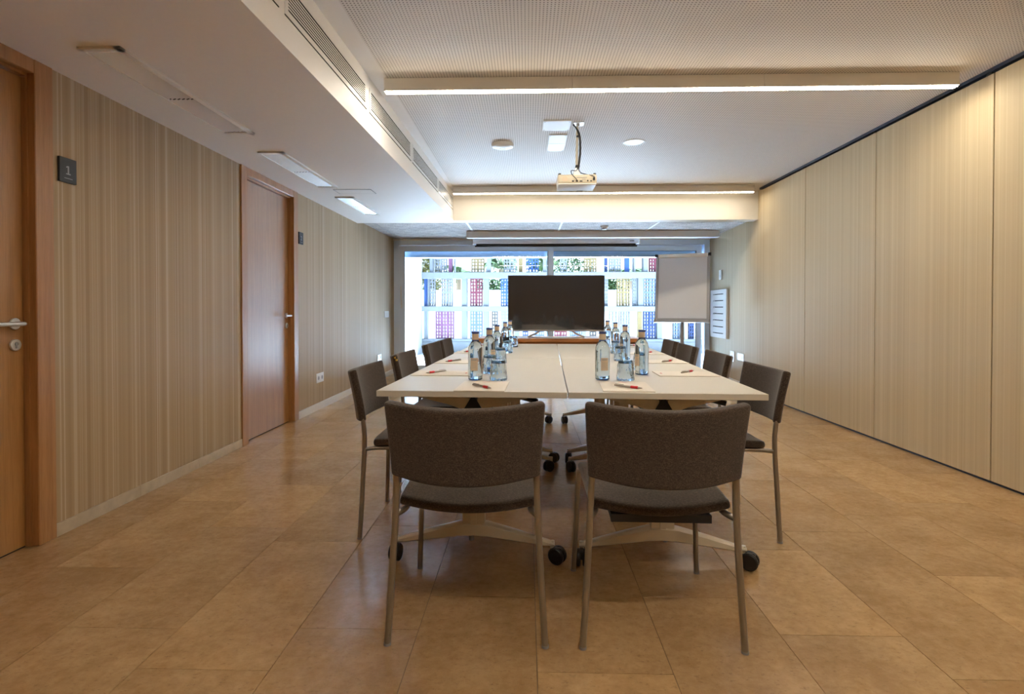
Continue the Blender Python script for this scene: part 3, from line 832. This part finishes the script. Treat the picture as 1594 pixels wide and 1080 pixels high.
# ------------------------------------------------------------------ flip chart
t = thing('flip_chart', 'blank flip chart with white paper on a grey stand beside the window', 'flip chart', (2.225, 8.0, 0), math.radians(-21))
t.scale = (1.03, 1, 1)
tl = math.radians(8)
def tilt(bm):
    bmesh.ops.rotate(bm, verts=bm.verts, cent=(0, 0, .88), matrix=Matrix.Rotation(-tl, 3, 'X')); return bm
part('board', tilt(B(-.36, .36, 0, .018, .90, 1.87, .003)), 'flip_frame', t)
part('paper_pad', tilt(B(-.327, .327, -.010, 0, .935, 1.84, .001)), 'flip_paper', t)
for s in (-1, 1): part('side_rail', tilt(B(s*.352-.014, s*.352+.014, -.012, .02, .89, 1.87, .003)), 'flip_frame', t)
part('top_clamp', tilt(B(-.335, .335, -.018, .01, 1.83, 1.885, .006)), 'lamp_white', t)
for s in (-1, 1): part('clamp_knob', tilt(cyl(bmesh.new(), (s*.36, -.005, 1.868), .024, .04, 'x', 16)), 'black_plastic', t)
part('pen_tray', tilt(B(-.365, .365, -.06, .01, .875, .905, .004)), 'flip_frame', t)
for s in (-1, 1): part('corner_cap', tilt(B(s*.362-.012, s*.362+.012, -.065, .01, .872, .92, .003)), 'grey_plastic', t)
part('pole', tube(bmesh.new(), [(0, .075, .03), (0, .075, 1.2)], .026, 14), 'flip_frame', t, True)
for k in range(5):
    a = 2*PI*k/5+.3
    l_ = part('base_leg', tube(bmesh.new(), [(0, .075, .06), (.28*math.cos(a), .075+.28*math.sin(a), .045)], [.02, .012], 8), 'flip_frame', t, True)
    bm = cyl(bmesh.new(), (.27*math.cos(a), .075+.27*math.sin(a), .02), .02, .03, 'y', 12); part('castor', bm, 'black_rubber', l_)

# ------------------------------------------------------------------ meeting tables
TA = math.radians(-2.3); TLEN = 1.54; TW = .79
def make_table():
    t = thing('meeting_table', '', 'table', (0, 0, 0), TA, 'four meeting tables pushed together')
    part('tabletop', B(-TW/2+.001, TW/2-.001, 0.002, TLEN-.002, .715, .74, .0015), 'table_cream', t)
    for yy, sg in ((.105, 1), (TLEN-.105, -1)):
        bm = bmesh.new()
        box(bm, -.048, .048, yy-.022, yy+.022, .145, .67, .006, 2)
        box(bm, -.012, .012, yy-.027, yy-.02, .15, .67)
        part('column', bm, 'table_leg_cream', t, True)
        # foot: two drooping arms
        bm = bmesh.new()
        xsn = [-.345, -.30, -.17, -.06, 0, .06, .17, .30, .345]
        top = [.088, .100, .138, .166, .170, .166, .138, .100, .088]
        bot = [.072, .074, .092, .108, .112, .108, .092, .074, .072]
        wd = [.016, .018, .022, .028, .03, .028, .022, .018, .016]
        rings = []
        for x, a, b, w_ in zip(xsn, top, bot, wd):
            rings.append([bm.verts.new(p) for p in ((x, yy-w_, b+.006), (x, yy-w_, a-.008), (x, yy-w_*.55, a), (x, yy+w_*.55, a), (x, yy+w_, a-.008), (x, yy+w_, b+.006), (x, yy+w_*.6, b), (x, yy-w_*.6, b))])
        for A, C_ in zip(rings, rings[1:]):
            for k in range(8): bm.faces.new([A[k], A[(k+1)%8], C_[(k+1)%8], C_[k]])
        bm.faces.new(rings[0]); bm.faces.new(list(reversed(rings[-1])))
        part('foot', bm, 'table_leg_cream', t, True)
        for s in (-1, 1):
            x = s*.335
            cs = part('castor', bmesh.new(), 'table_leg_cream', t)
            bm = bmesh.new(); cyl(bm, (x, yy, .078), .010, .03, 'z', 10); cs.data = mesh(bm, 'castor', 'table_leg_cream')
            ca = .55*s*sg + (0.5 if sg > 0 else -.2)
            bm = bmesh.new()
            d = Vector((math.sin(ca), -math.cos(ca), 0)); ax = Vector((math.cos(ca), math.sin(ca), 0))
            c = Vector((x, yy, .036)) + d*.024
            for q in (-1, 1):
                b2 = bmesh.new(); cyl(b2, (0, 0, 0), .036, .019, 'x', 20, .005)
                bmesh.ops.rotate(b2, verts=b2.verts, matrix=Matrix.Rotation(ca, 3, 'Z')); bmesh.ops.translate(b2, verts=b2.verts, vec=c+ax*q*.0135)
                me = bpy.data.meshes.new('t'); b2.to_mesh(me); b2.free(); bm.from_mesh(me); bpy.data.meshes.remove(me)
            part('wheel', bm, 'black_plastic', cs, True)
            bm = bmesh.new(); box(bm, -.010, .010, -.022, .018, -.004, .034, .004)
            bmesh.ops.rotate(bm, verts=bm.verts, matrix=Matrix.Rotation(ca, 3, 'Z')); bmesh.ops.translate(bm, verts=bm.verts, vec=c)
            part('fork', bm, 'black_plastic', cs)
        # V shaped flip bracket under the top
        for s in (-1, 1):
            bm = bmesh.new()
            sec = [(.018, .640, .700), (.10, .672, .712), (.23, .702, .714)]
            rings = [[bm.verts.new(p) for p in ((s*x, yy-.03, b), (s*x, yy-.03, a), (s*x, yy+.03, a), (s*x, yy+.03, b))] for x, b, a in sec]
            for A, C_ in zip(rings, rings[1:]):
                for k in range(4): bm.faces.new([A[k], A[(k+1)%4], C_[(k+1)%4], C_[k]])
            bm.faces.new(rings[0]); bm.faces.new(list(reversed(rings[-1])))
            part('bracket_arm', bm, 'table_leg_cream', t)
        bm = bmesh.new()
        pr = [(-.045, .645), (.045, .645), (.004, .712), (-.004, .712)]
        f1 = [bm.verts.new((x, yy-.034, z)) for x, z in pr]; f2 = [bm.verts.new((x, yy+.034, z)) for x, z in pr]
        bm.faces.new(f1); bm.faces.new(list(reversed(f2)))
        for k in range(4): bm.faces.new([f1[k], f2[k], f2[(k+1)%4], f1[(k+1)%4]])
        part('pivot_cover', bm, 'black_plastic', t)
    part('cross_beam', B(-.03, .03, .13, TLEN-.13, .655, .695, .004), 'table_leg_cream', t)
    part('release_lever', tube(bmesh.new(), smooth_path([(.10, .16, .70), (.20, .15, .695), (.27, .13, .68)], 4), .012, 8), 'black_plastic', t)
    return t
fwd = Vector((-math.sin(TA), math.cos(TA), 0)); rgt = Vector((math.cos(TA), math.sin(TA), 0))
S0 = Vector((.1665, 2.236, 0))
tb = make_table()
def tloc(sx_, k): return S0 + rgt*sx_*TW/2*1.004 + fwd*k*TLEN
tb.location = tloc(-1, 0); tb['label'] = 'near left table of the four cream tables, closest to the doors'
dup(tb, 'near right table of the four cream tables, closest to the panelled wall', tloc(1, 0), TA)
dup(tb, 'far left table of the four cream tables, towards the television', tloc(-1, 1), TA)
dup(tb, 'far right table of the four cream tables, towards the flip chart', tloc(1, 1), TA)

# ------------------------------------------------------------------ chairs
def tight(n, e):
    return [-1, -1+e] + [(-1+2*k/n)*(1-2*e) for k in range(1, n)] + [1-e, 1]
def pad_shell(fn, nu, nv, th):
    """closed cushion: fn(u,v)->(point, normal), u,v in -1..1"""
    bm = bmesh.new(); T, Bt = [], []
    U, V = tight(nu, .075), tight(nv, .10)
    nu, nv = len(U)-1, len(V)-1
    for i in range(nu+1):
        a, b = [], []
        for j in range(nv+1):
            p, n = fn(U[i], V[j])
            a.append(bm.verts.new(p+n*th/2)); b.append(bm.verts.new(p-n*th/2))
        T.append(a); Bt.append(b)
    for i in range(nu):
        for j in range(nv):
            bm.faces.new([T[i][j], T[i+1][j], T[i+1][j+1], T[i][j+1]]); bm.faces.new([Bt[i][j], Bt[i][j+1], Bt[i+1][j+1], Bt[i+1][j]])
    for i in range(nu):
        bm.faces.new([T[i][0], Bt[i][0], Bt[i+1][0], T[i+1][0]]); bm.faces.new([T[i][nv], T[i+1][nv], Bt[i+1][nv], Bt[i][nv]])
    for j in range(nv):
        bm.faces.new([T[0][j], T[0][j+1], Bt[0][j+1], Bt[0][j]]); bm.faces.new([T[nu][j], Bt[nu][j], Bt[nu][j+1], T[nu][j+1]])
    return bm
def surf(f, u, v, e=1e-3):
    p = f(u, v); n = (f(u+e, v)-f(u-e, v)).cross(f(u, v+e)-f(u, v-e)).normalized(); return p, n
def f_back(u, v):
    z = .5*(1-v)*(.548-.020*(1-u*u)) + .5*(1+v)*(.792-.016*(1-u*u))
    hw = .234 + .015*(v*.5+.5)
    y = -.250 - .068*(1-u*u) - .042*max(0.0, v*.5+.5)**1.3
    return Vector((u*hw, y, z))
def f_seat(u, v):
    hw = .228 + .008*(v*.5+.5)
    y = .5*(1-v)*(-.205-.030*(1-u*u)) + .5*(1+v)*(.225+.012*(1-u*u))
    z = .447 - .012*(1-u*u)*(1-max(0, v)**2) + .010*(v*.5+.5) - .014*max(0, v-.5)**2*4 - .010*max(0, -v-.5)**2*4*(1-u*u)
    return Vector((u*hw, y, z))
def make_chair():
    t = thing('conference_chair', '', 'chair', (0, 0, 0), 0, 'brown fabric chairs around the meeting table')
    b = part('backrest', pad_shell(lambda u, v: surf(f_back, u, v), 8, 5, .036), 'chair_fabric', t, True)
    s = part('seat', pad_shell(lambda u, v: surf(f_seat, u, v), 8, 7, .034), 'chair_fabric', t, True)
    for o in (b, s):
        md = o.modifiers.new('round', 'SUBSURF'); md.levels = 2; md.render_levels = 2
    for sgn in (-1, 1):
        pts = smooth_path([(sgn*.253, -.262, 0.004), (sgn*.240, -.254, .22), (sgn*.229, -.246, .43), (sgn*.226, -.250, .52), (sgn*.222, -.268, .62), (sgn*.220, -.284, .72)], 4)
        l_ = part('leg', tube(bmesh.new(), pts, .0108, 12), 'chair_steel', t, True)
        part('foot_cap', cyl(bmesh.new(), (sgn*.2532, -.2621, .004), .0118, .008, 'z', 14), 'grey_plastic', l_)
    for sgn in (-1, 1):
        pts = smooth_path([(sgn*.250, .262, .004), (sgn*.240, .245, .20), (sgn*.232, .228, .40), (sgn*.226, .212, .425), (sgn*.212, .19, .427), (sgn*.205, .10, .424), (sgn*.205, -.12, .418), (sgn*.210, -.20, .417), (sgn*.229, -.244, .416)], 4)
        l_ = part('leg', tube(bmesh.new(), pts, .0102, 12), 'chair_steel', t, True)
        part('foot_cap', cyl(bmesh.new(), (sgn*.250, .262, .004), .0112, .008, 'z', 14), 'grey_plastic', l_)
    part('seat_support', B(-.205, .205, -.02, .02, .412, .424, .002), 'chair_steel', t)
    return t
ch = make_chair()
ch.location = (-.194, 2.013, 0); ch['label'] = 'brown fabric chair at the near end of the tables, left of the two'
c2 = dup(ch, 'brown chair with black tray under its seat, right one at the near end', (.437, 2.004, 0), math.radians(-1.2))
bm = bmesh.new(); prism(bm, [(-.16, -.225), (.16, -.225), (.15, .1), (-.15, .1)], .392, .417); part('under_seat_tray', bm, 'seat_pan', c2)
ordn = ['first', 'second', 'third', 'fourth']
lc = []
for k, (x, y, a) in enumerate(((-.520, 2.812, 0), (-.52, 3.655, -2), (-.500, 4.62, -3), (-.475, 5.22, -2))):
    lb = ['nearest brown chair on the door side of the tables', 'second brown chair on the door side, yellow foam showing at its torn corner', 'third brown chair from the camera on the door side', 'farthest brown chair on the door side of the tables'][k]
    lc.append(dup(ch, lb, (x, y, 0), -PI/2+math.radians(a)))
for k, (x, y, a) in enumerate(((.905, 2.818, 0), (.965, 3.70, -3), (.985, 4.46, -3), (1.02, 5.12, -3))):
    lb = ['nearest brown chair on the panelled wall side of the tables', 'second brown chair from the camera on the panelled wall side', 'third brown chair from the camera on the panelled wall side', 'farthest brown chair on the panelled wall side, near the flip chart'][k]
    dup(ch, lb, (x, y, 0), PI/2+math.radians(a))
bm = bmesh.new(); rg = random.Random(4)
for k in range(7):
    c = Vector((.235+rg.uniform(-.006,.012), -.275+rg.uniform(-.008,.008), .782-rg.uniform(0,.03)))
    box(bm, c.x-.006, c.x+.007, c.y-.017, c.y-.008, c.z-.005, c.z+.005)
part('torn_foam', bm, 'foam_yellow', lc[1])

# ------------------------------------------------------------------ bottles, glasses, pads, pens
TZ = .7402
def make_bottle():
    t = thing('water_bottle', '', 'bottle', (0, 0, TZ), 0, 'blue tinted water bottles on the tables')
    prof = [(0, .006), (.022, .004), (.030, .0045), (.0335, .010), (.0345, .02), (.0345, .135), (.0335, .150), (.0300, .164), (.0230, .176), (.0165, .184), (.0150, .190), (.0150, .222), (0, .222)]
    part('glass_body', lathe(bmesh.new(), prof, 32), 'water_bottle_glass', t, True)
    part('blue_base', lathe(bmesh.new(), [(0, 0), (.028, 0), (.0325, .003), (.0338, .0068), (.0300, .0042), (.022, .0038), (0, .0058)], 32), 'bottle_base_glass', t, True)
    part('neck_label', lathe(bmesh.new(), [(.0162, .190), (.0165, .191), (.0165, .218), (.0162, .219)], 24), 'paper_label', t, True)
    part('neck_band', lathe(bmesh.new(), [(.0155, .185), (.0172, .186), (.0172, .1905), (.0155, .191)], 24), 'bottle_blue', t, True)
    part('cap', lathe(bmesh.new(), [(.0165, .2185), (.0182, .220), (.0182, .2285), (.017, .230), (0, .230)], 24), 'bottle_blue', t, True)
    lbm = lathe(bmesh.new(), [(.0349, .046), (.0349, .106)], 12, a0=-PI/2-.62, a1=-PI/2+.42)
    lab = part('front_label', lbm, 'paper_label', t, True)
    bm = bmesh.new()
    for k, (z, a, b) in enumerate(((.096, -.50, .30), (.093, -.45, .25), (.082, -.52, .32), (.076, -.52, .28), (.070, -.52, .32), (.064, -.52, .20), (.058, -.52, .30))):
        lathe(bm, [(.0351, z), (.0351, z+(.004 if k == 0 else .0012))], 8, a0=-PI/2+a, a1=-PI/2+b)
    part('label_print', bm, 'paper_label' if False else 'sign_grey', lab)
    return t
bo = make_bottle()
spots = [(-.245, 2.63, 0), (-.213, 3.14, .95), (-.200, 3.72, 2.6), (-.176, 4.50, 3.0), (-.155, 5.12, 1.4)]
spotsR = [(.362, 2.65, .28), (.592, 2.86, -1.0), (.655, 3.70, -.95), (.700, 4.38, -1.1), (.735, 5.05, -1.3)]
lbs = ['water bottle nearest the camera in the door side row, beside the front notepad', 'second water bottle from the camera in the door side row', 'middle water bottle of the door side row', 'fourth water bottle from the camera in the door side row', 'farthest water bottle of the door side row, nearest the television']
rbs = ['water bottle nearest the camera in the wall side row, beside the front notepad', 'second water bottle from the camera in the panelled wall side row', 'middle water bottle of the panelled wall side row', 'fourth water bottle from the camera in the panelled wall side row', 'farthest water bottle of the wall side row, overlapping the television edge']
for k, (x, y, a) in enumerate(spots):
    if k == 0: bo.location = (x, y, TZ); bo.rotation_euler.z = a; bo['label'] = lbs[0]
    else: dup(bo, lbs[k], (x, y, TZ), a)
for k, (x, y, a) in enumerate(spotsR): dup(bo, rbs[k], (x, y, TZ), a)

def make_glass():
    rg = random.Random(3); seg = 36
    fl_ = [(.0014 if i % 3 == 0 else -.0012 if i % 3 == 1 else .0002) for i in range(seg)]
    def j(ri, i):
        if 1 <= ri <= 7: return fl_[(i + (ri // 3)) % seg] + rg.uniform(-.0004, .0004)
        return 0
    t = thing('glass_tumbler', '', 'glass', (0, 0, TZ), 0, 'upturned tumblers on the tables')
    prof = [(.0405, 0.0)] + [(.0412-.0009*k, .006+.0112*k) for k in range(7)] + [(.0348, .0815)]
    bm = lathe(bmesh.new(), prof, seg, jitter=j)
    lathe(bm, [(.0405, 0.0), (.0378, 0.0), (.0345, .03), (.0312, .0800), (.0348, .0815)], seg)
    bmesh.ops.remove_doubles(bm, verts=bm.verts, dist=1e-5)
    part('cup', bm, 'tumbler_glass', t, True)
    part('thick_base', lathe(bmesh.new(), [(0, .0818), (.0345, .0818), (.0340, .090), (.0325, .0945), (.030, .0955), (0, .0955)], seg), 'tumbler_base_glass', t, True)
    return t
gl = make_glass()
gL = [(-.135, 2.62), (-.195, 2.90), (-.166, 3.43), (-.150, 4.22), (-.118, 4.86)]
gR = [(.468, 2.63), (.630, 3.08), (.607, 3.60), (.675, 4.20), (.700, 4.90)]
gl_l = ['upturned glass tumbler nearest the camera, beside the first door side bottle', 'second upturned tumbler from the camera on the door side', 'middle upturned tumbler of the door side row', 'fourth upturned tumbler from the camera on the door side', 'farthest upturned tumbler on the door side']
gl_r = ['upturned glass tumbler nearest the camera in the panelled wall side row', 'upturned tumbler standing behind the second wall side bottle', 'middle upturned tumbler of the panelled wall side row', 'fourth upturned tumbler from the camera on the panelled wall side', 'farthest upturned tumbler on the panelled wall side']
for k, (x, y) in enumerate(gL):
    if k == 0: gl.location = (x, y, TZ); gl['label'] = gl_l[0]
    else: dup(gl, gl_l[k], (x, y, TZ), k*.7)
for k, (x, y) in enumerate(gR): dup(gl, gl_r[k], (x, y, TZ), k*.9+.3)

def make_pad():
    t = thing('notepad', '', 'notepad', (0, 0, TZ), 0, 'white notepads laid on the tables')
    part('sheets', B(-.105, .105, -.1485, .1485, 0, .0035, .0004), 'paper', t)
    part('cardboard_back', B(-.105, .105, -.149, .1488, -.0001, .0008), 'paper_label', t)
    part('printed_mark', B(-.018, .018, .118, .126, .0034, .0037), 'red_mark', t)
    return t
def make_pen():
    t = thing('ballpoint_pen', '', 'pen', (0, 0, TZ+.0037), 0, 'red and silver ballpoint pens')
    def rod(prof):
        b2 = lathe(bmesh.new(), prof, 12); bmesh.ops.rotate(b2, verts=b2.verts, matrix=Matrix.Rotation(PI/2, 3, 'Y')); bmesh.ops.translate(b2, verts=b2.verts, vec=(0, 0, .0062)); return b2
    part('barrel', rod([(0, -.070), (.0030, -.069), (.0042, -.06), (.0048, -.02), (.0052, .016), (0, .016)]), 'pen_silver', t, True)
    part('grip', rod([(.0050, .014), (.0062, .018), (.0058, .034), (.0062, .046), (.0050, .050)]), 'pen_red', t, True)
    part('tip', rod([(.0050, .0498), (.0030, .062), (.0010, .071), (0, .071)]), 'pen_silver', t, True)
    part('clip', B(-.064, -.022, -.0016, .0016, .0110, .0128), 'pen_silver', t)
    return t
pd, pn = make_pad(), make_pen()
HP = PI/2
P_ = [(-.190, 2.400, 0, 'front notepad at the near end of the tables, left one'), (.427, 2.402, -.03, 'front notepad at the near end of the tables, right one'),
      (-.437, 2.872, -HP, 'nearest notepad on the door side'), (-.420, 3.49, -HP, 'second notepad from the camera on the door side'), (-.400, 4.25, -HP, 'third notepad from the camera on the door side'), (-.372, 4.98, -HP, 'farthest notepad on the door side'),
      (.818, 2.878, HP, 'nearest notepad on the panelled wall side'), (.855, 3.53, HP, 'second notepad from the camera on the panelled wall side'), (.880, 4.19, HP, 'third notepad from the camera on the panelled wall side'), (.915, 4.95, HP, 'farthest notepad on the panelled wall side')]
for k, (x, y, a, lb) in enumerate(P_):
    if k == 0: pd.location = (x, y, TZ); pd.rotation_euler.z = a+TA; pd['label'] = lb
    else: dup(pd, lb, (x, y, TZ), a+TA)
def pen_at(k, x0, y0, x1, y1, lb):
    loc = ((x0+x1)/2, (y0+y1)/2, TZ+.0038); a = math.atan2(y1-y0, x1-x0)
    if k == 0: pn.location = loc; pn.rotation_euler.z = a; pn['label'] = lb
    else: dup(pn, lb, loc, a)
for k, q in enumerate([(-.237, 2.396, -.146, 2.282, 'red gripped pen on the left front notepad'), (.38, 2.392, .476, 2.298, 'red gripped pen on the right front notepad'),
        (-.422, 2.942, -.525, 2.807, 'red gripped pen on the nearest door side notepad'), (-.415, 3.556, -.516, 3.424, 'red gripped pen on the second door side notepad'), (-.40, 4.33, -.485, 4.20, 'red gripped pen on the third door side notepad'), (-.36, 5.04, -.44, 4.92, 'red gripped pen on the farthest door side notepad'),
        (.792, 2.856, .889, 2.962, 'red gripped pen on the nearest wall side notepad'), (.831, 3.439, .938, 3.56, 'red gripped pen on the second wall side notepad'), (.87, 4.13, .965, 4.25, 'red gripped pen on the third wall side notepad'), (.90, 4.90, .98, 5.01, 'red gripped pen on the farthest wall side notepad')]):
    pen_at(k, *q)
